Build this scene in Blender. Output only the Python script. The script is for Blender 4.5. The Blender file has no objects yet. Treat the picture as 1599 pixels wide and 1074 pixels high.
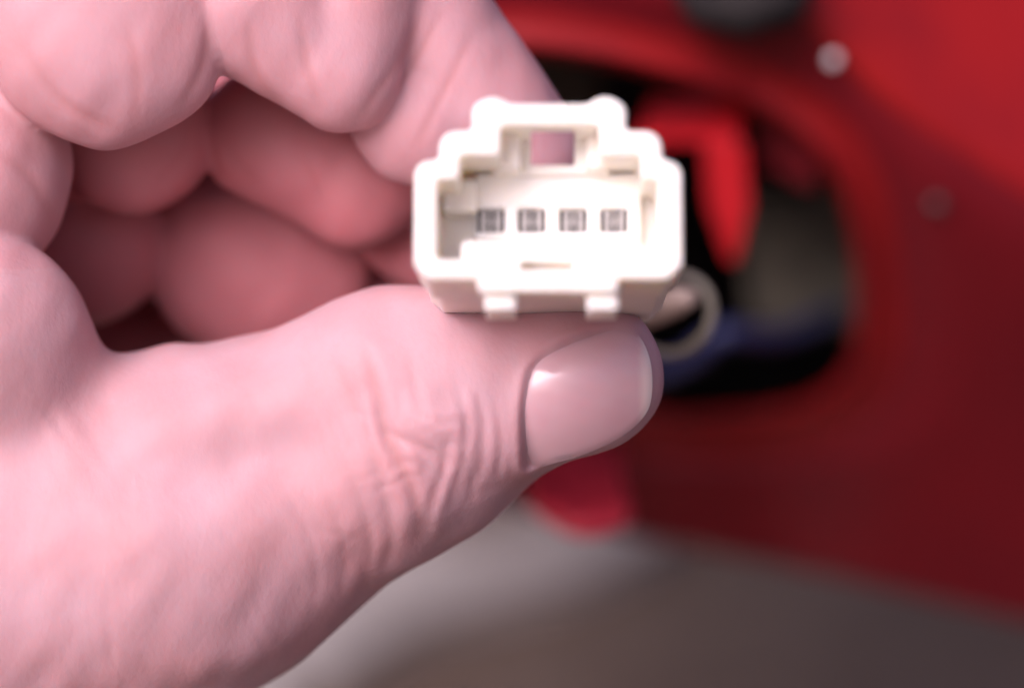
import bpy, bmesh, math
import numpy as np
from mathutils import Matrix, Vector

# ------------------------------------------------------------------ camera, world, sun, exposure
sc = bpy.context.scene
col = sc.collection
PITCH = math.radians(14.0)
CAM = np.array([0.0, 0.0, 0.33])
F = 3724.0                                   # focal length in photograph pixels (55 mm on a 23.6 mm sensor)
RIGHT = np.array([1.0, 0, 0])
FWD = np.array([0, math.cos(PITCH), -math.sin(PITCH)])
UP = np.array([0, math.sin(PITCH), math.cos(PITCH)])

cam_d = bpy.data.cameras.new("camera")
cam = bpy.data.objects.new("camera", cam_d)
col.objects.link(cam)
cam.location = CAM
cam.rotation_euler = (math.pi / 2 - PITCH, 0, 0)
cam_d.sensor_width = 23.6
cam_d.lens = 55.0
cam_d.clip_start = 0.01
cam_d.clip_end = 200.0
cam_d.dof.use_dof = True
cam_d.dof.focus_distance = 0.2520
cam_d.dof.aperture_fstop = 4.1
cam_d.dof.aperture_blades = 0
sc.camera = cam

world = bpy.data.worlds.new("World")
sc.world = world
world.use_nodes = True
wn = world.node_tree.nodes
sky = wn.new("ShaderNodeTexSky")
sky.sky_type = 'NISHITA'
sky.sun_disc = False
SUN_EL, SUN_AZ = math.radians(38), math.radians(217)      # azimuth clockwise from +Y: behind the camera, a little left
sky.sun_elevation = SUN_EL
sky.sun_rotation = SUN_AZ
sky.air_density = 0.5
sky.dust_density = 6.0
sky.ozone_density = 0.2
wn["Background"].inputs[1].default_value = 0.095
wb = wn.new("ShaderNodeMix")                       # even cast of the camera's white balance over the whole sky
wb.data_type = 'RGBA'
wb.blend_type = 'MULTIPLY'
wb.inputs["Factor"].default_value = 1.0
wb.inputs["B"].default_value = (0.95, 0.84, 0.95, 1)
world.node_tree.links.new(sky.outputs[0], wb.inputs["A"])
world.node_tree.links.new(wb.outputs["Result"], wn["Background"].inputs[0])

sun_d = bpy.data.lights.new("sun", 'SUN')
sun_d.energy = 1.4
sun_d.angle = math.radians(42)
sun_d.color = (0.86, 0.86, 1.0)
sun = bpy.data.objects.new("sun", sun_d)
col.objects.link(sun)
sd = Vector((math.sin(SUN_AZ) * math.cos(SUN_EL), math.cos(SUN_AZ) * math.cos(SUN_EL), math.sin(SUN_EL)))
sun.rotation_euler = sd.to_track_quat('Z', 'Y').to_euler()
sun.location = (-0.5, -1, 2)

sc.view_settings.view_transform = 'Standard'
sc.view_settings.look = 'None'
sc.view_settings.exposure = 1.04
sc.view_settings.gamma = 1.0
sc.view_settings.use_curve_mapping = False
sc.render.engine = 'CYCLES'
sc.cycles.use_denoising = True
sc.cycles.use_adaptive_sampling = True
sc.cycles.adaptive_threshold = 0.015
sc.cycles.max_bounces = 6
sc.cycles.diffuse_bounces = 4
sc.cycles.glossy_bounces = 2

# ------------------------------------------------------------------ helpers
def w_from_c(p):
    """(x right, y up, depth) in millimetres in front of the lens -> world metres"""
    p = np.asarray(p, dtype=float)
    return CAM + (p[..., 0:1] * RIGHT + p[..., 1:2] * UP + p[..., 2:3] * FWD) * 0.001

def C(px, py, d):
    return np.array([(px - 799.5) * d / F, (537.0 - py) * d / F, d])

def W(px, py, d):
    return w_from_c(C(px, py, d))

def mesh_obj(name, verts, faces, mat, parent=None, smooth=True):
    me = bpy.data.meshes.new(name)
    v = np.asarray(verts, dtype=float)
    off = np.zeros(3)
    if parent is None:
        off = v.mean(axis=0)
    else:
        off = np.array(parent.location) + (np.array(parent.parent.location) if parent.parent else 0.0)
    if isinstance(faces, list):
        me.from_pydata((v - off).tolist(), [], faces)
    else:
        nf_ = len(faces)
        me.vertices.add(len(v)); me.vertices.foreach_set("co", (v - off).astype(np.float32).ravel())
        me.loops.add(nf_ * 4); me.loops.foreach_set("vertex_index", np.ascontiguousarray(faces).astype(np.int32).ravel())
        me.polygons.add(nf_); me.polygons.foreach_set("loop_start", np.arange(0, nf_ * 4, 4, dtype=np.int32))
        me.update(calc_edges=True)
        me.validate()
    me.update()
    if smooth:
        me.polygons.foreach_set("use_smooth", np.ones(len(me.polygons), dtype=bool))
    o = bpy.data.objects.new(name, me)
    col.objects.link(o)
    if mat:
        me.materials.append(mat)
    if parent is None:
        o.location = off
    else:
        o.parent = parent
    return o

def thing(name, label, cat, loc):
    o = bpy.data.objects.new(name, None)
    o.empty_display_size = 0.01
    col.objects.link(o)
    o.location = loc
    o["label"] = label
    o["category"] = cat
    return o

def tube(pts, r, n=14, closed=False):
    """swept tube along points (N,3) -> verts, faces"""
    pts = np.asarray(pts, float)
    N = len(pts)
    rr = np.full(N, r) if np.isscalar(r) else np.asarray(r)
    vs, fs = [], []
    ref = np.array([0.12, 0.9, 0.41])
    for i in range(N):
        a = pts[(i - 1) % N] if (closed or i > 0) else pts[i]
        b = pts[(i + 1) % N] if (closed or i < N - 1) else pts[i]
        t = (b - a) / np.linalg.norm(b - a)
        u = np.cross(t, ref); u /= np.linalg.norm(u)
        v = np.cross(t, u)
        for k in range(n):
            an = 2 * math.pi * k / n
            vs.append(pts[i] + rr[i] * (math.cos(an) * u + math.sin(an) * v))
    M = N if closed else N - 1
    for i in range(M):
        for k in range(n):
            j = (i + 1) % N
            fs.append([i * n + k, i * n + (k + 1) % n, j * n + (k + 1) % n, j * n + k])
    if not closed:
        fs.append(list(range(n))[::-1])
        fs.append([(N - 1) * n + k for k in range(n)])
    return vs, fs

def spline(ctrl, n, closed=False):
    c = np.asarray(ctrl, float)
    m = len(c)
    out = []
    segs = m if closed else m - 1
    for i in range(segs):
        if closed:
            p0, p1, p2, p3 = c[(i - 1) % m], c[i], c[(i + 1) % m], c[(i + 2) % m]
        else:
            p0, p1, p2, p3 = c[max(i - 1, 0)], c[i], c[i + 1], c[min(i + 2, m - 1)]
        for t in np.arange(n) / n:
            out.append(0.5 * ((2 * p1) + (-p0 + p2) * t + (2 * p0 - 5 * p1 + 4 * p2 - p3) * t * t + (-p0 + 3 * p1 - 3 * p2 + p3) * t ** 3))
    if not closed:
        out.append(c[-1])
    return np.array(out)

# ------------------------------------------------------------------ materials
def mat(name, base, rough=0.5, noise=None, bump=None, sss=None, coat=0.0, metallic=0.0, spec=0.5, coat_rough=0.1):
    """noise = (scale, colour2, lo, hi); bump = [(scale, strength, distance), ...]; object coordinates in metres"""
    m = bpy.data.materials.new(name)
    m.use_nodes = True
    nt = m.node_tree
    b = nt.nodes["Principled BSDF"]
    b.inputs["Base Color"].default_value = (*base, 1)
    b.inputs["Roughness"].default_value = rough
    b.inputs["Metallic"].default_value = metallic
    b.inputs["Specular IOR Level"].default_value = spec
    b.inputs["Coat Weight"].default_value = coat
    b.inputs["Coat Roughness"].default_value = coat_rough
    tc = nt.nodes.new("ShaderNodeTexCoord")
    if noise:
        n = nt.nodes.new("ShaderNodeTexNoise")
        n.inputs["Scale"].default_value = noise[0]
        n.inputs["Detail"].default_value = 2
        nt.links.new(tc.outputs["Object"], n.inputs["Vector"])
        r = nt.nodes.new("ShaderNodeValToRGB")
        r.color_ramp.elements[0].position = noise[2]
        r.color_ramp.elements[0].color = (*base, 1)
        r.color_ramp.elements[1].position = noise[3]
        r.color_ramp.elements[1].color = (*noise[1], 1)
        nt.links.new(n.outputs["Fac"], r.inputs["Fac"])
        nt.links.new(r.outputs["Color"], b.inputs["Base Color"])
    last = None
    for s, st, di in (bump or []):
        n = nt.nodes.new("ShaderNodeTexNoise")
        n.inputs["Scale"].default_value = s
        n.inputs["Detail"].default_value = 4
        nt.links.new(tc.outputs["Object"], n.inputs["Vector"])
        bn = nt.nodes.new("ShaderNodeBump")
        bn.inputs["Strength"].default_value = st
        bn.inputs["Distance"].default_value = di
        nt.links.new(n.outputs["Fac"], bn.inputs["Height"])
        if last:
            nt.links.new(last.outputs["Normal"], bn.inputs["Normal"])
        last = bn
    if last:
        nt.links.new(last.outputs["Normal"], b.inputs["Normal"])
    if sss:
        b.inputs["Subsurface Weight"].default_value = sss[0]
        b.inputs["Subsurface Radius"].default_value = sss[1]
        b.inputs["Subsurface Scale"].default_value = sss[2]
    return m

M = {}
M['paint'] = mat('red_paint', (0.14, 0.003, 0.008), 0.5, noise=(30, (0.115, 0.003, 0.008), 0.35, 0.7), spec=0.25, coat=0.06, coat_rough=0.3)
M['paint_flange_lit'] = mat('red_paint_rim_lit', (0.23, 0.005, 0.007), 0.5, noise=(60, (0.19, 0.005, 0.008), 0.35, 0.7), spec=0.25)  # brighter than the body red: light on the rim is put into the paint
M['paint_upper_lit'] = mat('red_paint_skylit', (0.29, 0.007, 0.008), 0.5, noise=(45, (0.20, 0.005, 0.009), 0.35, 0.7), spec=0.25, coat=0.06, coat_rough=0.3)  # brighter red stands in for sky light on the upper bodywork
M['paint_sunlit'] = mat('red_paint_sunlit', (0.58, 0.014, 0.018), 0.45, noise=(60, (0.48, 0.012, 0.02), 0.35, 0.7), spec=0.25, coat=0.05, coat_rough=0.3)  # sunlight on the bracket, put into a brighter red
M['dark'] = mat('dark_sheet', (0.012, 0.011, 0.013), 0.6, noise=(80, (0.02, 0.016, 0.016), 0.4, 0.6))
M['olive'] = mat('grey_liner', (0.17, 0.155, 0.115), 0.8, noise=(70, (0.07, 0.068, 0.055), 0.35, 0.65), bump=[(400, 0.4, 0.002)])
M['rubber'] = mat('black_rubber', (0.014, 0.012, 0.013), 0.8, noise=(200, (0.022, 0.019, 0.019), 0.4, 0.7), spec=0.15)
M['beige'] = mat('beige_plastic', (0.17, 0.15, 0.115), 0.5, noise=(150, (0.14, 0.12, 0.1), 0.4, 0.7))
M['pale'] = mat('pale_plastic', (0.50, 0.37, 0.31), 0.45, noise=(150, (0.44, 0.33, 0.28), 0.4, 0.7))
M['blue'] = mat('blue_insulation', (0.024, 0.03, 0.105), 0.45, noise=(150, (0.018, 0.024, 0.08), 0.4, 0.7))
M['clip'] = mat('white_clip', (0.8, 0.78, 0.8), 0.35, noise=(200, (0.7, 0.68, 0.7), 0.4, 0.7))
M['ground'] = mat('brown_ground', (0.088, 0.054, 0.037), 0.9, noise=(22, (0.14, 0.098, 0.074), 0.3, 0.75), bump=[(160, 0.6, 0.01)])
M['concrete'] = mat('grey_concrete', (0.42, 0.375, 0.355), 0.85, noise=(22, (0.31, 0.27, 0.25), 0.35, 0.75), bump=[(220, 0.5, 0.006)])
M['white_plastic'] = mat('white_nylon', (0.87, 0.835, 0.765), 0.42, noise=(90, (0.85, 0.81, 0.735), 0.35, 0.7), sss=(0.7, (1.0, 0.85, 0.62), 0.0022))
M['terminal'] = mat('tin_terminal', (0.36, 0.345, 0.33), 0.5, noise=(900, (0.28, 0.27, 0.26), 0.4, 0.6), metallic=0.2)
M['socket'] = mat('terminal_socket_dark', (0.13, 0.125, 0.11), 0.6, noise=(900, (0.10, 0.095, 0.085), 0.4, 0.6))
M['nail'] = mat('fingernail', (0.57, 0.365, 0.40), 0.24, noise=(160, (0.55, 0.33, 0.37), 0.35, 0.7),
                sss=(0.5, (1.0, 0.35, 0.3), 0.0012), coat=0.5, coat_rough=0.18)

def nail_tip():
    nt = M['nail'].node_tree
    b = nt.nodes["Principled BSDF"]
    src = b.inputs["Base Color"].links[0].from_socket
    at = nt.nodes.new("ShaderNodeAttribute"); at.attribute_name = "tip"
    mx = nt.nodes.new("ShaderNodeMix"); mx.data_type = 'RGBA'
    nt.links.new(at.outputs["Fac"], mx.inputs["Factor"])
    nt.links.new(src, mx.inputs["A"])
    mx.inputs["B"].default_value = (0.70, 0.56, 0.55, 1)
    nt.links.new(mx.outputs["Result"], b.inputs["Base Color"])
nail_tip()

def skin_material():
    m = bpy.data.materials.new("skin")
    m.use_nodes = True
    nt = m.node_tree
    L = nt.links.new
    b = nt.nodes["Principled BSDF"]
    tc = nt.nodes.new("ShaderNodeTexCoord")
    def noise(scale, detail, vec=None, dist=0.0):
        n = nt.nodes.new("ShaderNodeTexNoise")
        n.inputs["Scale"].default_value = scale
        n.inputs["Detail"].default_value = detail
        n.inputs["Distortion"].default_value = dist
        L(vec or tc.outputs["Object"], n.inputs["Vector"])
        return n
    # mottled colour
    n1 = noise(90, 4)
    r1 = nt.nodes.new("ShaderNodeValToRGB")
    r1.color_ramp.elements[0].position = 0.30
    r1.color_ramp.elements[0].color = (0.485, 0.258, 0.276, 1)
    r1.color_ramp.elements[1].position = 0.72
    r1.color_ramp.elements[1].color = (0.495, 0.308, 0.345, 1)
    L(n1.outputs["Fac"], r1.inputs["Fac"])
    # reddish crease lines (pigment of the folded skin)
    at = nt.nodes.new("ShaderNodeAttribute")
    at.attribute_name = "crease"
    mx = nt.nodes.new("ShaderNodeMix")
    mx.data_type = 'RGBA'
    L(at.outputs["Fac"], mx.inputs["Factor"])
    L(r1.outputs["Color"], mx.inputs["A"])
    mx.inputs["B"].default_value = (0.42, 0.17, 0.16, 1)
    pa = nt.nodes.new("ShaderNodeAttribute")
    pa.attribute_name = "bounce_red"
    mp2 = nt.nodes.new("ShaderNodeMix")
    mp2.data_type = 'RGBA'
    L(pa.outputs["Fac"], mp2.inputs["Factor"])
    L(mx.outputs["Result"], mp2.inputs["A"])
    mp2.inputs["B"].default_value = (0.47, 0.165, 0.185, 1)  # red of light bounced between the inner fingers, mixed into the skin colour
    L(mp2.outputs["Result"], b.inputs["Base Color"])
    b.inputs["Roughness"].default_value = 0.58
    b.inputs["Specular IOR Level"].default_value = 0.28
    b.inputs["Subsurface Weight"].default_value = 0.55
    b.inputs["Subsurface Radius"].default_value = (1.0, 0.30, 0.22)
    b.inputs["Subsurface Scale"].default_value = 0.0022
    # fine relief: skin grid and fine directional lines
    mp = nt.nodes.new("ShaderNodeMapping")
    mp.inputs["Rotation"].default_value = (0, math.radians(-38), 0)
    mp.inputs["Scale"].default_value = (1.0, 0.8, 0.55)
    L(tc.outputs["Object"], mp.inputs["Vector"])
    nd = noise(1900, 2, mp.outputs["Vector"], 0.0)
    b1 = nt.nodes.new("ShaderNodeBump")
    b1.inputs["Strength"].default_value = 0.30
    b1.inputs["Distance"].default_value = 0.00016
    L(nd.outputs["Fac"], b1.inputs["Height"])
    L(b1.outputs["Normal"], b.inputs["Normal"])
    return m
M['skin'] = skin_material()

# ------------------------------------------------------------------ the ground
def structure(name, verts, faces, m, label):
    o = mesh_obj(name, verts, faces, m, smooth=False)
    o["kind"] = "structure"
    o["label"] = label
    return o
g = 60.0
structure('ground', [(-g, -g, 0), (g, -g, 0), (g, g, 0), (-g, g, 0)], [[0, 1, 2, 3]], M['ground'], 'dull brown ground below the car')

def ground_pt(px, py):
    d = FWD + RIGHT * (px - 799.5) / F + UP * (537 - py) / F
    return CAM + d * (CAM[2] / -d[2])
def slab(name, outline, h, m, label):
    pts = np.array([ground_pt(*p) for p in outline])
    n = len(pts)
    top = pts.copy(); top[:, 2] = h
    bot = pts.copy(); bot[:, 2] = -0.02
    fs = [list(range(n))] + [[i, n + i, n + (i + 1) % n, (i + 1) % n] for i in range(n)]
    return structure(name, np.vstack([top, bot]), fs, m, label)
path_px = spline([(1040, 832), (985, 885), (880, 930), (760, 965), (640, 1010), (520, 1080), (420, 1140), (700, 1500), (900, 2600), (-900, 2600),
                  (-900, 1100), (-200, 980), (300, 960), (560, 880), (700, 880), (770, 880), (850, 845), (950, 822)], 6, closed=True)  # widened out of view towards the camera to bounce light onto the thumb
slab('path', path_px, 0.012, M['concrete'], 'strip of pale grey concrete crossing the brown ground')

# ------------------------------------------------------------------ the car body with its lamp opening
BG = 0.82                                     # everything behind the hand was laid out at 400 mm; this brings it to 325 mm
def WB(px, py, d): return W(px, py, d * BG)
def CB(px, py, d): return C(px, py, d * BG)
car = thing('car_body', 'dark red painted car body with a dark rounded opening, out of focus behind hand', 'car body', WB(1000, 500, 400))

CREST = np.array([(-600, 0), (1180, 0), (1240, 40), (1300, 100), (1370, 170), (1450, 235), (1599, 330), (2200, 560)], float)   # the body line
def sstep(a, b, x):
    t = min(max((x - a) / (b - a), 0), 1)
    return t * t * (3 - 2 * t)
def panel_depth(px, py):
    """depth of the body panel: above the body line it leans back to face the sky, below it tucks under the car and away to the right"""
    t = (py - np.interp(px, CREST[:, 0], CREST[:, 1])) / 10.6
    w_ = 4.0
    below = w_ * math.log1p(math.exp(min(t / w_, 30)))
    above = w_ * math.log1p(math.exp(min(-t / w_, 30)))
    xr = max(px - 1050, 0) / 10.6
    return (322 + 0.95 * below + 0.32 * above + 0.48 * xr * xr / (xr + 15)) / BG

HOLE = [(690, 84), (800, 78), (900, 88), (1000, 108), (1100, 136), (1180, 168), (1250, 212), (1300, 268), (1328, 340), (1341, 425), (1342, 505),
        (1328, 570), (1284, 614), (1205, 640), (1100, 648), (980, 640), (850, 616), (720, 566), (640, 480), (610, 350), (615, 200), (640, 120)]
hole = spline(HOLE, 6, closed=True)
nh = len(hole)
hc = np.array([980.0, 340.0])

def outer_target(p):
    """outer boundary of the panel in the direction of p from the hole's centre"""
    d = p - hc
    best = 1e9
    def hit(a, b):
        nonlocal best
        e = b - a
        den = d[0] * e[1] - d[1] * e[0]
        if abs(den) < 1e-9:
            return
        t = ((a[0] - hc[0]) * e[1] - (a[1] - hc[1]) * e[0]) / den
        u = ((a[0] - hc[0]) * d[1] - (a[1] - hc[1]) * d[0]) / den
        if t > 0 and -1e-6 <= u <= 1 + 1e-6:
            best = min(best, t)
    poly = [np.array(q, float) for q in [(-500, -420), (2150, -420), (2150, 1075), (1599, 968), (1300, 897), (1000, 836), (740, 785), (300, 720), (-500, 640)]]
    for i in range(len(poly)):
        hit(poly[i], poly[(i + 1) % len(poly)])
    return hc + d * best

# rings: (kind, amount, extra depth)
ring_off = [(-6, 16.0), (-6, 7.0), (-5, 3.0), (0, 0.0), (4, -1.5), (9, -2.0), (15, -1.5), (22, 0.4), (40, 1.6), (66, 2.0)]
norm = []
for i in range(nh):
    t = hole[(i + 1) % nh] - hole[(i - 1) % nh]
    n = np.array([t[1], -t[0]]); n /= np.linalg.norm(n)
    norm.append(n)
norm = np.array(norm)
if ((hole + norm * 5 - hc) ** 2).sum() < ((hole - norm * 5 - hc) ** 2).sum():
    norm = -norm
pv, pf = [], []
def flange_verts(lo, hi):
    vs = []
    for off, dd in ring_off[lo:hi]:
        for i in range(nh):
            q = hole[i] + norm[i] * off
            vs.append(WB(q[0], q[1], panel_depth(*q) + dd))
    return vs
def ring_faces(nr, n):
    return [[r * n + i, r * n + (i + 1) % n, (r + 1) * n + (i + 1) % n, (r + 1) * n + i] for r in range(nr - 1) for i in range(n)]
fv = flange_verts(0, len(ring_off))
mesh_obj('opening_flange', fv, ring_faces(len(ring_off), nh), M['paint_flange_lit'], car)
# body panel outwards from the flange
vs = []
NR = 46
for r in range(NR):
    t = (r / (NR - 1)) ** 1.5
    for i in range(nh):
        a = hole[i] + norm[i] * 66
        b = outer_target(hole[i])
        q = a + (b - a) * t
        s = 1 - sstep(0, 0.15, t)
        vs.append(WB(q[0], q[1], panel_depth(*q) + 2.0 * s))
# return edge: turns back under the car
for i in range(nh):
    q = outer_target(hole[i]); vs.append(WB(q[0], q[1], panel_depth(*q) + 8) - UP * 0.004 * 0)
fs = ring_faces(NR + 1, nh)
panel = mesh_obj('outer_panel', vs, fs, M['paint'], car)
# added upper sheet with the sky light in its paint, proud of the lower one, its rounded edge running down to the right
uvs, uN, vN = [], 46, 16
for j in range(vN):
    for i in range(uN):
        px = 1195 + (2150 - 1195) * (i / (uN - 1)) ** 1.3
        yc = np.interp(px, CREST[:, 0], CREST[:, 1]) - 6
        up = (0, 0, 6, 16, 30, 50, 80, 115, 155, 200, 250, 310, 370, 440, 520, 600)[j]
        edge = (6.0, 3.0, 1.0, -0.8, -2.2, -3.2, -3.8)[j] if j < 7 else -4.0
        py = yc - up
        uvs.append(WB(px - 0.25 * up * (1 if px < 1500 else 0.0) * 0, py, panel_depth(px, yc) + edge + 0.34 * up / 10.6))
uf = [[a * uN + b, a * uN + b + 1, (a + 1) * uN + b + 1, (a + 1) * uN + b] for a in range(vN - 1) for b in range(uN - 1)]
upo = mesh_obj('upper_lit_panel', uvs, uf, M['paint_upper_lit'], car)
# underside of the body (keeps the daylight off the ground beneath)
und = [WB(x_, y_, panel_depth(x_, y_) + 6) for x_, y_ in ((-500, 636), (300, 716), (1000, 826), (1599, 960), (2150, 1068))]
uv = list(und) + [p + np.array([0, 0.9, 0.05]) for p in und]
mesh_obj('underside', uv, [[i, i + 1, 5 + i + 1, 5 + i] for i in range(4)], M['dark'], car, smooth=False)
# recess behind the opening: closed dark box
def box_verts(p0, ax, ay, az):
    return [p0 + a * ax + b * ay + c * az for c in (0, 1) for b in (0, 1) for a in (0, 1)]
BOXF = [[0, 2, 3, 1], [4, 5, 7, 6], [0, 1, 5, 4], [2, 6, 7, 3], [0, 4, 6, 2], [1, 3, 7, 5]]
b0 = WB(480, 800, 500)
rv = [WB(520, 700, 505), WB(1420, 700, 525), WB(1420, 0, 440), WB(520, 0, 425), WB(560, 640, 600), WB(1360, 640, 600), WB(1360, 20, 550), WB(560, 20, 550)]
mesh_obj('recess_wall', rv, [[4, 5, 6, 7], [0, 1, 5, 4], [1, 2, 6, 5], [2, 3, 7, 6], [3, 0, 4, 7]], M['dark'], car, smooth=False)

def plate(name, outline, thick, m, parent, round_mm=0.0):
    """outline: list of (px,py,depth); a bent plate of real thickness with bevelled edges"""
    front = np.array([WB(*q) for q in outline])
    back = np.array([WB(q[0], q[1], q[2]) + FWD * thick * 0.001 for q in outline])
    n = len(front)
    fs = [list(range(n)), [n + i for i in range(n)][::-1]] + [[i, n + i, n + (i + 1) % n, (i + 1) % n] for i in range(n)]
    o = mesh_obj(name, np.vstack([front, back]), fs, m, parent, smooth=False)
    bm = bmesh.new(); bm.from_mesh(o.data)
    bmesh.ops.recalc_face_normals(bm, faces=bm.faces)
    bm.to_mesh(o.data); bm.free()
    md = o.modifiers.new("bevel", 'BEVEL'); md.width = 0.0008; md.segments = 2
    return o
# grey liner sheets deep inside
plate('liner_sheet', [(1150, 300, 492), (1330, 270, 490), (1350, 520, 477), (1170, 500, 480)], 1.5, M['olive'], car)
plate('liner_sheet', [(800, 20, 492), (940, 40, 492), (930, 190, 492), (800, 180, 492)], 1.5, M['olive'], car)
# red bracket: a shelf that faces up and a tongue hanging from it
plate('bracket_shelf', [(985, 225, 419), (1150, 222, 415), (1172, 138, 429), (1020, 150, 431)], 1.2, M['paint_sunlit'], car)
plate('bracket_tongue', [(1098, 222, 415.5), (1164, 222, 415.5), (1172, 320, 420), (1152, 408, 425), (1138, 410, 425), (1106, 320, 421)], 1.2, M['paint_sunlit'], car)
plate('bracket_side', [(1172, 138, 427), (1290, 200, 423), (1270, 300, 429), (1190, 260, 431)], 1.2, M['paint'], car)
# dark seal above, white clip and dull plug on the panel
v, f = tube([WB(1085, -40, 398), WB(1110, 0, 394), WB(1160, 12, 394), (WB(1215, 0, 394)), WB(1240, -50, 398)], 0.0042, 16)
mesh_obj('rubber_seal', v, f, M['rubber'], car)
def dome(c, r, h, nrm):
    nrm = nrm / np.linalg.norm(nrm)
    u = np.cross(nrm, [0.3, 0.1, 0.9]); u /= np.linalg.norm(u); w = np.cross(nrm, u)
    vs, fs = [], []
    prof = [(1.0, -0.3), (1.0, 0.0), (0.95, 0.35), (0.75, 0.7), (0.45, 0.92), (0.15, 1.0)]
    for rr, hh in prof:
        for k in range(18):
            a = 2 * math.pi * k / 18
            vs.append(c + r * rr * (math.cos(a) * u + math.sin(a) * w) + nrm * hh * h)
    for r_ in range(len(prof) - 1):
        for k in range(18):
            fs.append([r_ * 18 + k, r_ * 18 + (k + 1) % 18, (r_ + 1) * 18 + (k + 1) % 18, (r_ + 1) * 18 + k])
    fs.append([(len(prof) - 1) * 18 + k for k in range(18)])
    return vs, fs
v, f = dome(WB(1301, 94, panel_depth(1301, 94) - 2.5), 0.0009, 0.0010, -FWD + 0.5 * UP)
mesh_obj('clip', v, f, M['clip'], car)
v, f = dome(WB(1463, 318, panel_depth(1463, 318) - 0.2), 0.0012, 0.0006, -FWD + 0.2 * UP)
mesh_obj('plug', v, f, M['dark'], car)
# lower corner lip of the body, sunlight put into its light red
lip = []
for k in range(9):
    t = k / 8
    for j in range(9):
        s = j / 8
        px = 812 + 150 * s + 22 * t
        py = 680 + 140 * t + 16 * s - 34 * t * (2 * s - 1) ** 2
        bulge = math.sin(math.pi * min(max(s, 0), 1)) * 5 
        d = panel_depth(px, 690) - 10 - bulge - 52 * t + 6 * t * t
        lip.append(WB(px, py, d))
ft = [[a * 9 + b, a * 9 + b + 1, (a + 1) * 9 + b + 1, (a + 1) * 9 + b] for a in range(8) for b in range(8)]
M['lip'] = mat('red_lip_sunlit', (0.80, 0.05, 0.085), 0.4, noise=(60, (0.72, 0.04, 0.07), 0.35, 0.7))
lo = mesh_obj('bumper_lip', lip, ft, M['lip'], car)
md = lo.modifiers.new("solid", 'SOLIDIFY'); md.thickness = 0.002; md.offset = 0

# ------------------------------------------------------------------ loose things inside the opening
sk = thing('lamp_socket', 'round beige ring with a pale core lying in the dark opening beside the connector', 'socket', WB(1075, 490, 430))
ctr = C(1050, 491, 296)
ring = []
for k in range(40):
    a = 2 * math.pi * k / 40
    p = ctr + np.array([4.7 * math.cos(a) + 0.5 * math.sin(a), 4.9 * math.sin(a), -2.0 * math.cos(a)])
    ring.append(w_from_c(p[None])[0])
v, f = tube(ring, 0.00066, 12, closed=True)
mesh_obj('ring', v, f, M['beige'], sk)
core = [W(975, 492, 314), W(1020, 480, 302), W(1055, 470, 296), W(1080, 464, 293)]
v, f = tube(core, [0.0022, 0.0021, 0.0018, 0.0010], 16)
mesh_obj('core', v, f, M['pale'], sk)
pts = spline([CB(1010, 585, 456), CB(1075, 560, 446), CB(1130, 520, 440), CB(1175, 522, 446), CB(1230, 520, 456), CB(1300, 490, 474), CB(1350, 480, 500)], 8)
v, f = tube(w_from_c(pts), 0.0017, 14)
bw = mesh_obj('cable', v, f, M['blue'])
bw["label"] = 'blue insulated cable running along the bottom of the dark opening'
bw["category"] = 'cable'

# ------------------------------------------------------------------ signed-distance modelling
def surface_nets(fgrid, origin, h):
    """dual surface of the zero level of fgrid"""
    s = fgrid < 0
    nx, ny, nz = fgrid.shape
    acc = np.zeros((nx - 1, ny - 1, nz - 1, 3), dtype=np.float32)
    cnt = np.zeros((nx - 1, ny - 1, nz - 1), dtype=np.float32)
    corners = [(a, b, c) for a in (0, 1) for b in (0, 1) for c in (0, 1)]
    def sl(o):
        return tuple(slice(k, n - 1 + k) for k, n in zip(o, (nx, ny, nz)))
    inside = sum(s[sl(o)].astype(np.int8) for o in corners)
    act = (inside > 0) & (inside < 8)
    idx = np.argwhere(act)
    val = {o: fgrid[idx[:, 0] + o[0], idx[:, 1] + o[1], idx[:, 2] + o[2]] for o in corners}
    P = np.zeros((len(idx), 3)); N = np.zeros(len(idx))
    for o in corners:
        for ax in range(3):
            if o[ax] == 0:
                q = list(o); q[ax] = 1; q = tuple(q)
                f0, f1 = val[o], val[q]
                m = (f0 < 0) != (f1 < 0)
                t = np.where(m, f0 / np.where(m, f0 - f1, 1), 0)
                e = np.zeros((len(idx), 3)); e[:] = o; e[:, ax] += t
                P += e * m[:, None]; N += m
    P /= N[:, None]
    verts = origin + (idx + P) * h
    vid = np.full(act.shape, -1, dtype=np.int64)
    vid[act] = np.arange(len(idx))
    faces = []
    for ax in range(3):
        a1, a2 = (ax + 1) % 3, (ax + 2) % 3
        lo = [slice(1, -1)] * 3; lo[ax] = slice(0, -1)
        hi = [slice(1, -1)] * 3; hi[ax] = slice(1, None)
        s0, s1 = s[tuple(lo)], s[tuple(hi)]
        for flip in (False, True):
            m = (s0 & ~s1) if not flip else (~s0 & s1)
            e = np.argwhere(m)
            if not len(e):
                continue
            base = e.copy()
            base[:, a1] += 1; base[:, a2] += 1
            def g(d1, d2):
                q = base.copy(); q[:, a1] += d1 - 1; q[:, a2] += d2 - 1
                return vid[q[:, 0], q[:, 1], q[:, 2]]
            quad = np.stack([g(0, 0), g(1, 0), g(1, 1), g(0, 1)], axis=1)
            faces.append(quad if not flip else quad[:, ::-1])
    return verts, np.vstack(faces)

def smin(a, b, k):
    h = np.maximum(k - np.abs(a - b), 0) / k
    return np.minimum(a, b) - h * h * k * 0.25

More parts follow.
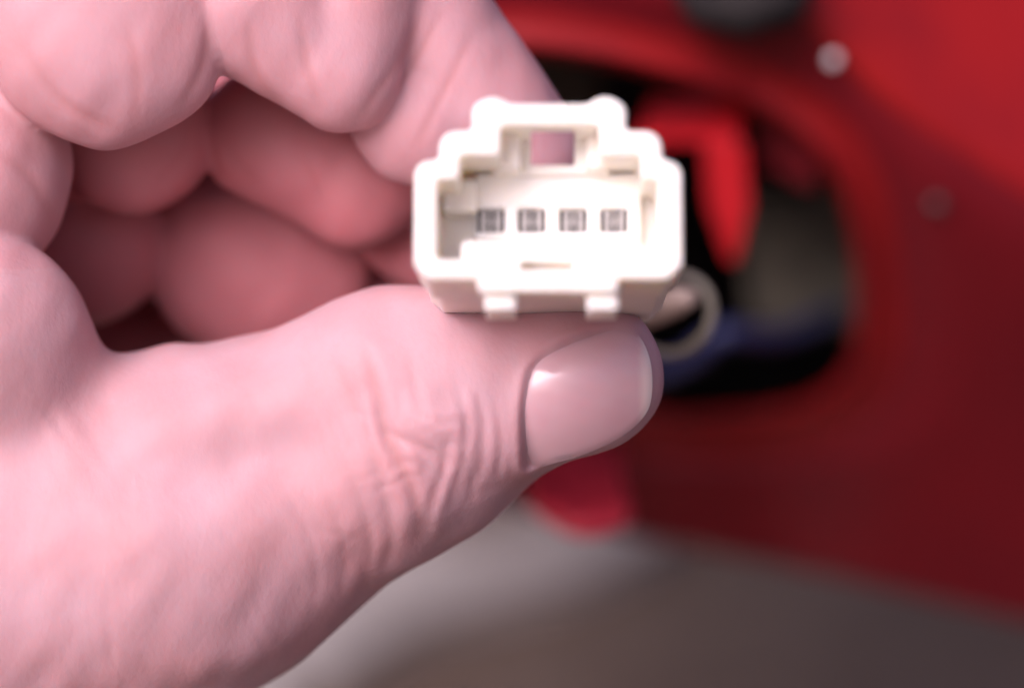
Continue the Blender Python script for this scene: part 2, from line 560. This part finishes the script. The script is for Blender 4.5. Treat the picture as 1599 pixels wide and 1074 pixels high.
# ------------------------------------------------------------------ the connector
S = F / 230.0                                       # photograph pixels per millimetre at the connector's front face
TILT = 0.125
CO = C(856, 300, 230)
conn = thing('plastic_connector', 'white plastic four-way wiring connector held between thumb and index finger', 'connector', w_from_c(CO[None])[0])
AX = np.array([0.012, -TILT, 1.0]); AX /= np.linalg.norm(AX)       # direction of the connector's length, in lens space
UX = np.array([1.0, 0.0, -0.012]); UX /= np.linalg.norm(UX)
UY = -np.cross(UX, AX) if np.cross(UX, AX)[1] < 0 else np.cross(UX, AX)
def conn_w(p):
    """connector millimetres (x right, y up, depth) -> world"""
    p = np.asarray(p, float)
    return w_from_c(CO + p[..., 0:1] * UX + p[..., 1:2] * UY + p[..., 2:3] * AX)
def lx(px): return (px - 856) / S
def ly(py): return (300 - py) / S
def at_depth(px, py, w):
    """where a point seen at a pixel lies in connector millimetres when it is w behind the front face"""
    k = (230 + w) / 230
    return ((799.5 + (px - 799.5) * k - 856) / S - 0.012 * w, (300 - (537 + (py - 537) * k)) / S + TILT * w)

def rbox2(X, Y, x0, x1, y0, y1, r):
    cx, cy, hx, hy = (x0 + x1) / 2, (y0 + y1) / 2, abs(x1 - x0) / 2 - r, abs(y1 - y0) / 2 - r
    qx, qy = np.abs(X - cx) - hx, np.abs(Y - cy) - hy
    return np.hypot(np.maximum(qx, 0), np.maximum(qy, 0)) + np.minimum(np.maximum(qx, qy), 0) - r
def pbox2(X, Y, x0, x1, y0, y1, r):
    return rbox2(X, Y, lx(x0), lx(x1), ly(y1), ly(y0), r / S)
def ext(d2, Z, z0, z1, r=0.25):
    dz = np.abs(Z - (z0 + z1) / 2) - (z1 - z0) / 2
    a, b = d2 + r, dz + r
    return np.minimum(np.maximum(a, b), 0) + np.hypot(np.maximum(a, 0), np.maximum(b, 0)) - r

hh = 0.2
xs = np.arange(-14.2, 14.2, hh); ys = np.arange(-13.6, 10.6, hh); zs = np.arange(-0.8, 33.2, hh)
X, Y = np.meshgrid(xs, ys, indexing='ij')
X2, Y2 = X[..., None].astype(np.float32), Y[..., None].astype(np.float32)
X, Y = X2, Y2
Z = zs[None, None, :].astype(np.float32)
# outer stepped profile
o3 = pbox2(X, Y, 648, 1065, 250, 437, 24)
cut = (np.abs(X - lx(856.5)) - Y - (208.5 / S + 437 / S - 300 / S - 22 / S)) * 0.7071      # chamfer of the lower corners
o3 = np.maximum(o3, cut)
o2 = pbox2(X, Y, 687, 1034, 203, 330, 26)
o1 = pbox2(X, Y, 740, 976, 160, 330, 12)
nub1 = np.hypot(X - lx(769), Y - ly(178)) - 29 / S
nub2 = np.hypot(X - lx(946), Y - ly(178)) - 30 / S
lipd = pbox2(X, Y, 747, 965, 400, 456, 6)
top = smin(smin(o1, nub1, 0.6), nub2, 0.6)
prof = smin(smin(top, o2, 0.8), o3, 0.8)
# inner cavity profile
i3 = pbox2(X, Y, 681, 1030, 278, 407, 10)
i2 = pbox2(X, Y, 716, 1003, 240, 330, 10)
i1 = pbox2(X, Y, 780, 938, 193, 330, 8)
cav = np.minimum(np.minimum(i3, i2), i1)
CD = 10.5
body = ext(prof, Z, 0, 13.0, 0.35)                                     # shroud with the raised upper lobes
rear = ext(np.maximum(pbox2(X, Y, 655, 1058, 262, 437, 20), cut + 0.4), Z, 10, 32, 0.5)      # plain rear body
body = np.minimum(body, rear)
body = np.minimum(body, ext(lipd, Z, 0.25, 5.0, 0.3))                  # lower lip
body = np.minimum(body, ext(pbox2(X, Y, 757, 806, 430, 482, 4), Z, 1.6, 9, 0.25))   # guide rails
body = np.minimum(body, ext(pbox2(X, Y, 917, 966, 430, 482, 4), Z, 1.6, 9, 0.25))
body = np.maximum(body, -ext(cav, Z, -2, CD, 0.2))
# stepped blocks in the cavity
def at_rect(px0, py0, px1, py1, w):
    a = at_depth(px0, py0, w); b = at_depth(px1, py1, w)
    return (a[0], b[0], b[1], a[1])
def add_block(px0, py0, px1, py1, w0, w1, r=0.3):
    global body
    x0, x1, y0, y1 = at_rect(px0, py0, px1, py1, w0)
    body = np.minimum(body, ext(rbox2(X, Y, x0, x1, y0, y1, r), Z, w0, w1, 0.25))
add_block(722, 378, 1000, 430, 2.6, CD + 1)                            # tongue under the terminals
add_block(742, 270, 1000, 375, 8.2, CD + 1, 0.2)                       # terminal deck
add_block(690, 280, 744, 330, 7.0, CD + 1)                             # left shoulder block
add_block(770, 190, 950, 272, 7.3, 8.9, 0.2)                           # back plate of the upper lobe, with the window
add_block(778, 195, 812, 262, 4.5, CD + 2)                             # keyway walls
add_block(916, 195, 945, 262, 5.0, CD + 2)
x0, x1, y0, y1 = at_rect(829, 202, 897, 259, 8.0)
body = np.maximum(body, -ext(rbox2(X, Y, x0, x1, y0, y1, 0.15), Z, 3, 15, 0.1))      # latch window: open through the upper lobe
x0, x1, y0, y1 = at_rect(812, 404, 898, 424, 0.3)
sl = np.abs(X - (x0 + x1) / 2) * 0.12
body = np.maximum(body, -ext(rbox2(X, Y, x0, x1, y0, y1, 0.1), Z, -1, 6, 0.1))       # slit in the lip
body = np.maximum(body, -ext(pbox2(X, Y, 806, 917, 456, 500, 2), Z, 0, 30, 0.1))
body = np.maximum(body, -ext(pbox2(X, Y, 806, 920, 120, 262, 3), Z, 8.8, 16, 0.1))          # the lobe's roof stops short behind the window
term_spots = []
for px in (766.5, 830.5, 895.5, 959):
    x0, x1, y0, y1 = at_rect(px - 21.5, 326, px + 21.5, 364, 8.2)
    term_spots.append((x0, x1, y0, y1))
    body = np.maximum(body, -ext(rbox2(X, Y, x0, x1, y0, y1, 0.12), Z, 6, 14, 0.08))
bv, bf = surface_nets(body, np.array([xs[0], ys[0], zs[0]]), hh)
del body
hs = mesh_obj('housing', conn_w(bv), bf[:, ::-1], M['white_plastic'], conn)

def boxes_mesh(boxes):
    vs, fs = [], []
    for (x0, x1, y0, y1, z0, z1) in boxes:
        n = len(vs)
        vs += [(x, y, z) for z in (z0, z1) for y in (y0, y1) for x in (x0, x1)]
        fs += [[n + i for i in q] for q in BOXF]
    return conn_w(np.array(vs)), fs
for (x0, x1, y0, y1) in term_spots:
    w, h = x1 - x0, y1 - y0
    zf = 8.6
    e = 0.02
    bx = [(x0 + e, x1 - e, y0 + e, y1 - e, 9.4, 13.2)]                                   # socket floor
    s_o = mesh_obj('terminal', *boxes_mesh(bx), M['socket'], conn, smooth=False)
    m_ = [(x0 + 0.14 * w, x0 + 0.34 * w, y0 + 0.04, y1 - 0.04, zf, 9.5),
          (x0 + 0.45 * w, x0 + 0.55 * w, y0 + 0.04, y1 - 0.04, zf - 0.2, 9.5),
          (x0 + 0.66 * w, x0 + 0.86 * w, y0 + 0.04, y1 - 0.04, zf, 9.5),
          (x0 + 0.10 * w, x0 + 0.90 * w, y0 + 0.42 * h, y0 + 0.56 * h, zf + 0.3, 9.5)]
    mesh_obj('contact', *boxes_mesh(m_), M['terminal'], s_o, smooth=False)
for i, (x0, x1, y0, y1) in enumerate(term_spots):
    xm, ym = (x0 + x1) / 2, (y0 + y1) / 2
    k = (i - 1.5)
    p = np.array([[xm, ym, 30], [xm, ym, 36], [xm * 0.8, ym - 1, 50], [xm * 0.5 + 2, ym - 2, 80], [xm * 0.4 + 6, ym - 4 + k, 130], [xm * 0.4 + 16, ym - 8 + k, 190]])
    v, f = tube(conn_w(spline(p, 6)), 0.0009, 10)
    mesh_obj('wire', v, f, M['blue'] if i == 1 else M['rubber'], conn)

# ------------------------------------------------------------------ the hand
class Prim:
    pass
def cone(a, b, ra, rb, flat=1.0):
    """tapered capsule: a, b = (px, py, depth) and radii in photograph pixels; flat squashes it in depth"""
    p = Prim(); p.kind = 'cone'
    p.a, p.b = C(*a), C(*b)
    p.ra, p.rb = ra * a[2] / F, rb * b[2] / F
    p.flat = flat
    return p
def ell(c, rx, ry, rz, rot=0.0, yaw=0.0):
    """ellipsoid: radii in pixels, rotated in the picture plane by rot degrees (clockwise as seen), then by yaw about the picture's vertical"""
    p = Prim(); p.kind = 'ell'
    p.c = C(*c); k = c[2] / F
    p.r = np.array([rx, ry, rz]) * k
    a = math.radians(-rot); y = math.radians(yaw)
    R1 = np.array([[math.cos(a), -math.sin(a), 0], [math.sin(a), math.cos(a), 0], [0, 0, 1]])
    R2 = np.array([[math.cos(y), 0, math.sin(y)], [0, 1, 0], [-math.sin(y), 0, math.cos(y)]])
    p.R = R2 @ R1
    return p
def pd(p, P):
    if p.kind == 'cone':
        a, b = p.a, p.b
        q = P.copy()
        if p.flat != 1.0:
            mid = (a[2] + b[2]) / 2
            sc_ = 1 / p.flat
            q[..., 2] = (q[..., 2] - mid) * sc_ + mid
            a = a.copy(); b = b.copy()
            a[2] = (a[2] - mid) * sc_ + mid; b[2] = (b[2] - mid) * sc_ + mid
        ab = b - a; L = np.linalg.norm(ab)
        t = np.clip(((q - a) @ ab) / (L * L), 0, 1)
        d = np.sqrt((((q - a) - t[..., None] * ab) ** 2).sum(-1)) - (p.ra + (p.rb - p.ra) * t)
        return d * min(1.0, p.flat)
    q = (P - p.c) @ p.R
    k0 = np.sqrt(((q / p.r) ** 2).sum(-1))
    k1 = np.sqrt(((q / p.r ** 2) ** 2).sum(-1))
    return np.where(k1 > 1e-9, k0 * (k0 - 1) / np.maximum(k1, 1e-9), -p.r.min())
def pbounds(p, pad):
    if p.kind == 'cone':
        r = max(p.ra, p.rb) * max(1, p.flat) + pad
        return np.minimum(p.a, p.b) - r, np.maximum(p.a, p.b) + r
    r = p.r.max() + pad
    return p.c - r, p.c + r

# (blend within the group in mm, blend to the rest in mm, primitives)
GROUPS = [
    # thumb: thenar, shaft, knuckle, tip
    (6.0, 1.2, [cone((-190, 960, 268), (270, 825, 266), 330, 262, 0.85),
                cone((270, 825, 266), (600, 655, 262), 258, 186, 0.9),
                ell((-32, 530, 258), 178, 168, 150, 25),
                ell((640, 650, 261), 175, 185, 170, -28), cone((640, 700, 262), (420, 860, 266), 128, 125),
                cone((620, 655, 261), (770, 616, 258), 148, 116, 0.95),
                cone((740, 614, 258), (888, 590, 256), 114, 95, 0.95),
                ell((930, 586, 256), 104, 100, 95, -16)]),
    # index finger: three pads
    (0.9, 0.4, [ell((165, 38, 255), 192, 194, 105, 0),
                cone((402, 10, 257), (532, 112, 258), 124, 92, 0.8), cone((532, 112, 258), (572, -50, 259), 92, 104, 0.9),
                cone((440, -60, 260), (540, -60, 260), 130, 120),
                cone((590, -60, 264), (782, 205, 266), 116, 104), ell((812, 238, 266), 98, 92, 90, 20),
                ell((655, 178, 264), 118, 112, 85, 40),
                cone((-250, 120, 275), (165, 10, 264), 190, 145),
                cone((165, 0, 267), (497, -25, 268), 110, 110)]),
    # middle finger
    (0.9, 0.4, [ell((206, 207, 274), 128, 128, 76, -12),
                cone((420, 212, 275), (556, 290, 276), 106, 97, 0.68), cone((556, 290, 276), (640, 235, 278), 97, 100, 0.7),
                ell((655, 362, 284), 108, 88, 70, 40),
                cone((-150, 240, 286), (208, 190, 281), 150, 112),
                cone((208, 190, 289), (492, 235, 289), 72, 72)]),
    # ring finger
    (0.9, 0.4, [ell((136, 382, 285), 122, 124, 72, -20),
                ell((405, 420, 287), 180, 154, 78, 22),
                cone((-100, 420, 296), (150, 380, 293), 140, 100),
                cone((150, 380, 303), (398, 420, 303), 72, 72),
                cone((398, 430, 296), (620, 470, 298), 105, 100)]),
    # little finger and the hollow of the palm
    (3.0, 0.8, [cone((-60, 570, 312), (330, 560, 313), 130, 105),
                cone((330, 560, 313), (560, 530, 315), 105, 90),
                ell((150, 540, 318), 230, 200, 90),
                cone((100, 200, 318), (600, 260, 320), 150, 140), cone((200, 380, 320), (640, 400, 322), 130, 130)]),
    # pad at the root of the index finger and the web towards the thumb
    (2.0, 1.2, [ell((-10, 262, 262), 122, 165, 130, 0)]),
    (2.0, 2.0, [cone((-220, 300, 275), (-160, 820, 275), 190, 260)]),
    # back of the hand
    (6.0, 6.0, [cone((-230, 260, 300), (-230, 900, 300), 240, 260)]),
]
LO = np.array([-92.0, -66.0, 230.0]); HI = np.array([20.0, 62.0, 342.0])
def sdf_points(P):
    tot = np.full(P.shape[:-1], 50.0)
    for kin, kout, prims in GROUPS:
        g_ = np.full(P.shape[:-1], 50.0)
        for p in prims:
            lo, hi = pbounds(p, 7.5)
            m = np.all((P > lo) & (P < hi), axis=-1)
            if m.any():
                g_[m] = smin(g_[m], pd(p, P[m]), kin)
        tot = smin(tot, g_, kout)
    return tot

def sdf_grid(h):
    n = np.ceil((HI - LO) / h).astype(int)
    ax = [LO[i] + np.arange(n[i]) * h for i in range(3)]
    tot = np.full(tuple(n), 50.0, dtype=np.float32)
    for kin, kout, prims in GROUPS:
        g_ = np.full(tuple(n), 50.0, dtype=np.float32)
        for p in prims:
            lo, hi = pbounds(p, 7.5)
            i0 = np.clip(np.floor((lo - LO) / h).astype(int), 0, n); i1 = np.clip(np.ceil((hi - LO) / h).astype(int), 0, n)
            if (i1 <= i0).any():
                continue
            slc = tuple(slice(a, b) for a, b in zip(i0, i1))
            P = np.stack(np.meshgrid(*[ax[k][slc[k]] for k in range(3)], indexing='ij'), axis=-1)
            g_[slc] = smin(g_[slc], pd(p, P), kin)
        tot = smin(tot, g_, kout)
    for k in range(3):                                   # close the mesh where it leaves the modelled volume
        s0 = [slice(None)] * 3; s0[k] = slice(0, 2); tot[tuple(s0)] = 5
        s0[k] = slice(-2, None); tot[tuple(s0)] = 5
    return tot

def grad(P, e=0.15):
    g_ = np.zeros_like(P)
    for k in range(3):
        d = np.zeros(3); d[k] = e
        g_[..., k] = sdf_points(P + d) - sdf_points(P - d)
    return g_ / np.maximum(np.linalg.norm(g_, axis=-1, keepdims=True), 1e-9)

def grad_fwd(P, e=0.2):
    d0 = sdf_points(P)
    g_ = np.stack([sdf_points(P + e * np.eye(3)[k]) - d0 for k in range(3)], axis=-1)
    return g_ / np.maximum(np.linalg.norm(g_, axis=-1, keepdims=True), 1e-9), d0

def subdivide(v, f):
    """split each quad into four"""
    e = np.sort(np.concatenate([f[:, [0, 1]], f[:, [1, 2]], f[:, [2, 3]], f[:, [3, 0]]]), axis=1)
    key = e[:, 0].astype(np.int64) * len(v) + e[:, 1]
    u, inv = np.unique(key, return_inverse=True)
    ev = (v[u // len(v)] + v[u % len(v)]) / 2
    fc = v[f].mean(axis=1)
    n, ne, nf = len(v), len(u), len(f)
    i = inv.reshape(4, nf) + n
    c = n + ne + np.arange(nf)
    q = np.concatenate([np.stack([f[:, k], i[k], c, i[(k - 1) % 4]], axis=1) for k in range(4)])
    return np.vstack([v, ev, fc]), q

H0 = 0.7
hv, hf = surface_nets(sdf_grid(H0), LO, H0)
hv, hf = subdivide(hv, hf)
inside = np.all((hv > LO + 2.2) & (hv < HI - 2.2), axis=1)
N = np.zeros_like(hv)
gi, di = grad_fwd(hv[inside])
hv[inside] -= np.clip(di, -0.4, 0.4)[:, None] * gi
N[inside] = gi

# --- relief: creases and folds drawn where the skin shows them
pxy = np.stack([799.5 + hv[:, 0] / hv[:, 2] * F, 537 - hv[:, 1] / hv[:, 2] * F], axis=1)
facing = -N[:, 2]
def poly_dist(pts, P):
    best = np.full(len(P), 1e9); par = np.zeros(len(P))
    n = len(pts) - 1
    for i in range(n):
        a, b = pts[i], pts[i + 1]
        ab = b - a
        t = np.clip(((P - a) @ ab) / (ab @ ab), 0, 1)
        d = np.hypot(*(P - a - t[:, None] * ab).T)
        m = d < best
        best[m] = d[m]; par[m] = (i + t[m]) / n
    return best, par
disp = np.zeros(len(hv)); crease = np.zeros(len(hv))
thumb_front = inside & (facing > 0.05) & (hv[:, 2] < 263) & (pxy[:, 1] > 430)
ti = np.where(thumb_front)[0]
TP = pxy[ti]
CREASES = [  # (points, depth mm, half width px)
    ([(575, 555), (590, 620), (602, 680), (628, 730), (652, 790), (655, 840)], 0.75, 11),
    ([(602, 675), (640, 690), (675, 705), (700, 725)], 0.45, 8),
    ([(700, 690), (690, 740), (672, 790), (668, 835)], 0.40, 8),
    ([(555, 640), (575, 700), (600, 770), (612, 840), (600, 885)], 0.32, 9),
    ([(520, 560), (545, 620), (570, 690)], 0.22, 10),
    ([(640, 560), (650, 610), (662, 650)], 0.20, 9),
    ([(745, 610), (755, 660), (752, 720), (735, 770)], 0.25, 7),
    ([(775, 630), (782, 690), (775, 745)], 0.22, 6),
    ([(715, 610), (728, 660), (722, 720), (700, 790)], 0.22, 7),
    ([(640, 640), (690, 655), (745, 660)], 0.16, 7),
    ([(530, 720), (560, 780), (580, 850), (570, 910)], 0.20, 8),
    ([(490, 740), (520, 800), (540, 870), (530, 930)], 0.16, 8),
    ([(440, 760), (480, 830), (495, 900), (485, 960)], 0.13, 8),
    ([(470, 560), (500, 640), (525, 700)], 0.15, 11),
]
crng = np.random.default_rng(11)
for _ in range(34):                                   # fine crossing lines round the knuckle, fading into the shaft
    cx, cy = crng.normal(660, 75), crng.normal(700, 85)
    an = math.radians(crng.choice([78, 100, 20, -25]) + crng.normal(0, 12))
    ln = crng.uniform(18, 55)
    dx, dy = math.cos(an) * ln, math.sin(an) * ln
    q = crng.normal(0, 6, 2)
    CREASES.append(([(cx - dx, cy - dy), (cx + q[0], cy + q[1]), (cx + dx, cy + dy)], crng.uniform(0.04, 0.10), crng.uniform(4.5, 7)))
for _ in range(40):                                   # long faint lines of the shaft and the ball of the thumb
    cx, cy = crng.uniform(60, 560), crng.uniform(620, 1040)
    an = math.radians(62 + crng.normal(0, 14))
    ln = crng.uniform(30, 90)
    dx, dy = math.cos(an) * ln, math.sin(an) * ln
    CREASES.append(([(cx - dx, cy - dy), (cx + crng.normal(0, 8), cy), (cx + dx, cy + dy)], crng.uniform(0.03, 0.07), crng.uniform(6, 9)))
for pts, dep, hw in CREASES:
    d_, par = poly_dist(spline(pts, 6), TP)
    e = np.sin(np.pi * np.clip(par * 0.9 + 0.05, 0, 1)) ** 0.6
    gsn = np.exp(-(d_ / hw) ** 2)
    dep = dep * 0.52; hw = hw * 0.85
    disp[ti] += -dep * gsn * e + 0.30 * dep * np.exp(-((d_ - 2.3 * hw) / (1.3 * hw)) ** 2) * e
    crease[ti] = np.maximum(crease[ti], np.exp(-(d_ / (hw * 0.8)) ** 2) * e * min(0.75, dep * 1.1))
# pads between the knuckle creases, hollow of the shaft
for (cx, cy, rx, ry, hgt) in [(650, 650, 38, 30, 0.5), (690, 660, 34, 26, 0.35), (640, 760, 22, 50, 0.35), (690, 780, 22, 40, 0.3), (720, 690, 20, 45, 0.2),
                              (520, 600, 60, 50, -0.6), (860, 530, 70, 25, 0.4)]:
    disp[ti] += hgt * np.exp(-((TP[:, 0] - cx) / rx) ** 2 - ((TP[:, 1] - cy) / ry) ** 2)

for (cx, cy, ra, rb, rot, hgt) in [(385, 712, 235, 68, -12, -1.9), (420, 610, 190, 50, -14, 0.5), (150, 650, 60, 70, 0, -0.8)]:      # hollow along the shaft
    a_ = math.radians(rot); du, dv = TP[:, 0] - cx, TP[:, 1] - cy
    disp[ti] += hgt * np.exp(-((du * math.cos(a_) + dv * math.sin(a_)) / ra) ** 2 - ((-du * math.sin(a_) + dv * math.cos(a_)) / rb) ** 2)
# joint and pad lines of the curled fingers
fi = np.where(inside & (facing > 0.0) & (pxy[:, 1] < 430) & (pxy[:, 0] > -100))[0]
FPX, FD = pxy[fi], hv[fi, 2]
FINGER_LINES = [([(690, 20), (640, 110), (585, 190)], 0.16, 7, 268), ([(735, 60), (690, 150), (650, 230)], 0.14, 7, 268), ([(660, 30), (610, 120), (560, 190)], 0.18, 8, 268),
                ([(325, 30), (318, 100), (285, 165)], 0.22, 8, 262), ([(390, 40), (400, 110), (440, 165)], 0.20, 8, 262), ([(40, 80), (100, 160), (180, 205)], 0.22, 9, 262),
                ([(470, 30), (480, 100), (500, 170)], 0.14, 8, 262), ([(200, 40), (215, 120), (210, 190)], 0.12, 9, 262),
                ([(345, 200), (365, 250), (410, 300)], 0.22, 8, 285), ([(300, 190), (290, 240), (250, 290)], 0.22, 8, 285), ([(480, 240), (500, 290), (520, 350)], 0.14, 8, 285),
                ([(0, 240), (50, 280), (85, 350)], 0.2, 10, 262), ([(20, 430), (70, 480), (110, 540)], 0.2, 12, 262)]
for pts, dep, hw, dmax in FINGER_LINES:
    dep = dep * 0.6
    m_ = (FD < dmax) & (FD > dmax - 22)
    d_, par = poly_dist(spline(pts, 6), FPX[m_])
    e = np.sin(np.pi * np.clip(par * 0.9 + 0.05, 0, 1)) ** 0.7
    disp[fi[m_]] += (-dep * np.exp(-(d_ / hw) ** 2) + 0.3 * dep * np.exp(-((d_ - 2.2 * hw) / (1.3 * hw)) ** 2)) * e
    crease[fi[m_]] = np.maximum(crease[fi[m_]], 0.35 * np.exp(-(d_ / hw) ** 2) * e)

# --- nail bed
NAIL = spline([(829, 575), (862, 548), (915, 524), (965, 512), (996, 524), (1014, 560), (1018, 608), (1008, 646), (972, 680), (920, 706), (868, 722), (822, 730), (815, 690), (816, 630)], 6, closed=True)
def in_poly(poly, P):
    x, y = P[:, 0], P[:, 1]
    r = np.zeros(len(P), bool)
    j = len(poly) - 1
    for i in range(len(poly)):
        xi, yi = poly[i]; xj, yj = poly[j]
        c = ((yi > y) != (yj > y)) & (x < (xj - xi) * (y - yi) / (yj - yi + 1e-12) + xi)
        r ^= c; j = i
    return r
def march(P):
    d = np.full(len(P), 238.0)
    for _ in range(50):
        d += np.clip(sdf_points(np.stack([(P[:, 0] - 799.5) * d / F, (537 - P[:, 1]) * d / F, d], axis=1)) * 0.8, -1, 1.5)
    return d
NC = np.array([920.0, 618.0])
def quad_basis(P):
    u, v = (P[:, 0] - NC[0]) / 100, (P[:, 1] - NC[1]) / 100
    return np.stack([np.ones_like(u), u, v, u * u, u * v, v * v], axis=1)
smp = np.vstack([NC + (NAIL - NC) * t for t in (0.02, 0.2, 0.35, 0.5, 0.62, 0.74, 0.84)])
NCOEF = np.linalg.lstsq(quad_basis(smp), march(smp), rcond=None)[0]
def nail_depth(P):
    return quad_basis(P) @ NCOEF
nd_, _ = poly_dist(np.vstack([NAIL, NAIL[:1]]), TP)
sd_ = np.where(in_poly(NAIL, TP), -nd_, nd_)                # signed pixels to the nail's edge
disp[ti] *= np.clip((sd_ + 2) / 10, 0, 1)
cut_side = np.clip((850 - TP[:, 0]) / 40, 0, 1)
disp[ti] += (0.08 + 0.16 * cut_side) * np.exp(-((sd_ - 9) / 9) ** 2)      # nail fold
disp[ti] *= np.clip((facing[ti] - 0.08) / 0.35, 0, 1)
bed = np.zeros(len(hv)); bed[ti] = 1 / (1 + np.exp(np.clip((sd_ + 1) / 1.8, -30, 30)))
# soft irregularity of the flesh
rng = np.random.default_rng(4)
for _ in range(26):
    k = rng.normal(size=3); k /= np.linalg.norm(k)
    wl = rng.uniform(3.5, 13)
    disp += inside * 0.010 * wl * 0.35 * np.sin(hv @ k * 2 * math.pi / wl + rng.uniform(0, 6.3))
surf = hv + N * disp[:, None]
bi = np.where(bed > 0.02)[0]                                # flesh under the nail follows the plate, a little below it
tgt = nail_depth(pxy[bi]) + 0.17
surf[bi] = surf[bi] * (1 + bed[bi] * (tgt / surf[bi, 2] - 1))[:, None]
hand = mesh_obj('hand', w_from_c(surf), hf[:, ::-1], M['skin'])
hand["label"] = 'left hand pinching the white connector between thumb and curled index finger'
hand["category"] = 'hand'
fl = np.clip((hv[:, 2] - 262) / 10, 0, 1) * np.clip((640 - pxy[:, 1]) / 80, 0, 1) * np.clip((760 - pxy[:, 0]) / 120, 0, 1)     # palm side of the inner fingers, the hollow's red shade painted in
fl = fl + 0.18 * (pxy[:, 1] < 420) * (1 - fl)
fa = hand.data.attributes.new("bounce_red", 'FLOAT', 'POINT')
fa.data.foreach_set("value", fl.astype(np.float32))
ca = hand.data.attributes.new("crease", 'FLOAT', 'POINT')
ca.data.foreach_set("value", crease.astype(np.float32))

# --- the nail plate
def nail_plate():
    nr, na = 16, len(NAIL)
    P, rr = [], []
    for r in range(nr + 1):
        t = max(r / nr, 0.002)
        for i in range(na):
            P.append(NC + (NAIL[i] - NC) * t * 1.005); rr.append(t)
    P = np.array(P); rr = np.array(rr)
    d = nail_depth(P) + 0.22 * np.clip((rr - 0.9) / 0.1, 0, 1) ** 2
    d -= 0.10 * np.clip((P[:, 0] - 985) / 30, 0, 1)                       # free edge stands off a little
    d += 0.012 * np.sin((P[:, 1] - 0.25 * P[:, 0]) / 5.0)                 # faint lengthwise ridges
    X_ = np.stack([(P[:, 0] - 799.5) * d / F, (537 - P[:, 1]) * d / F, d], axis=1)
    fs = [[r * na + i, r * na + (i + 1) % na, (r + 1) * na + (i + 1) % na, (r + 1) * na + i] for r in range(nr) for i in range(na)]
    return w_from_c(X_), fs, P[:, 0]
nv, nf, nail_px = nail_plate()
no = mesh_obj('nail', nv, nf, M['nail'], hand)
tipv = np.clip((nail_px - 996) / 12, 0, 1)
ta = no.data.attributes.new("tip", 'FLOAT', 'POINT')
ta.data.foreach_set("value", tipv.astype(np.float32))
no["label"] = 'smooth pink thumbnail with a pale free edge'
bm = bmesh.new(); bm.from_mesh(no.data)
bmesh.ops.recalc_face_normals(bm, faces=bm.faces)
bm.to_mesh(no.data); bm.free()
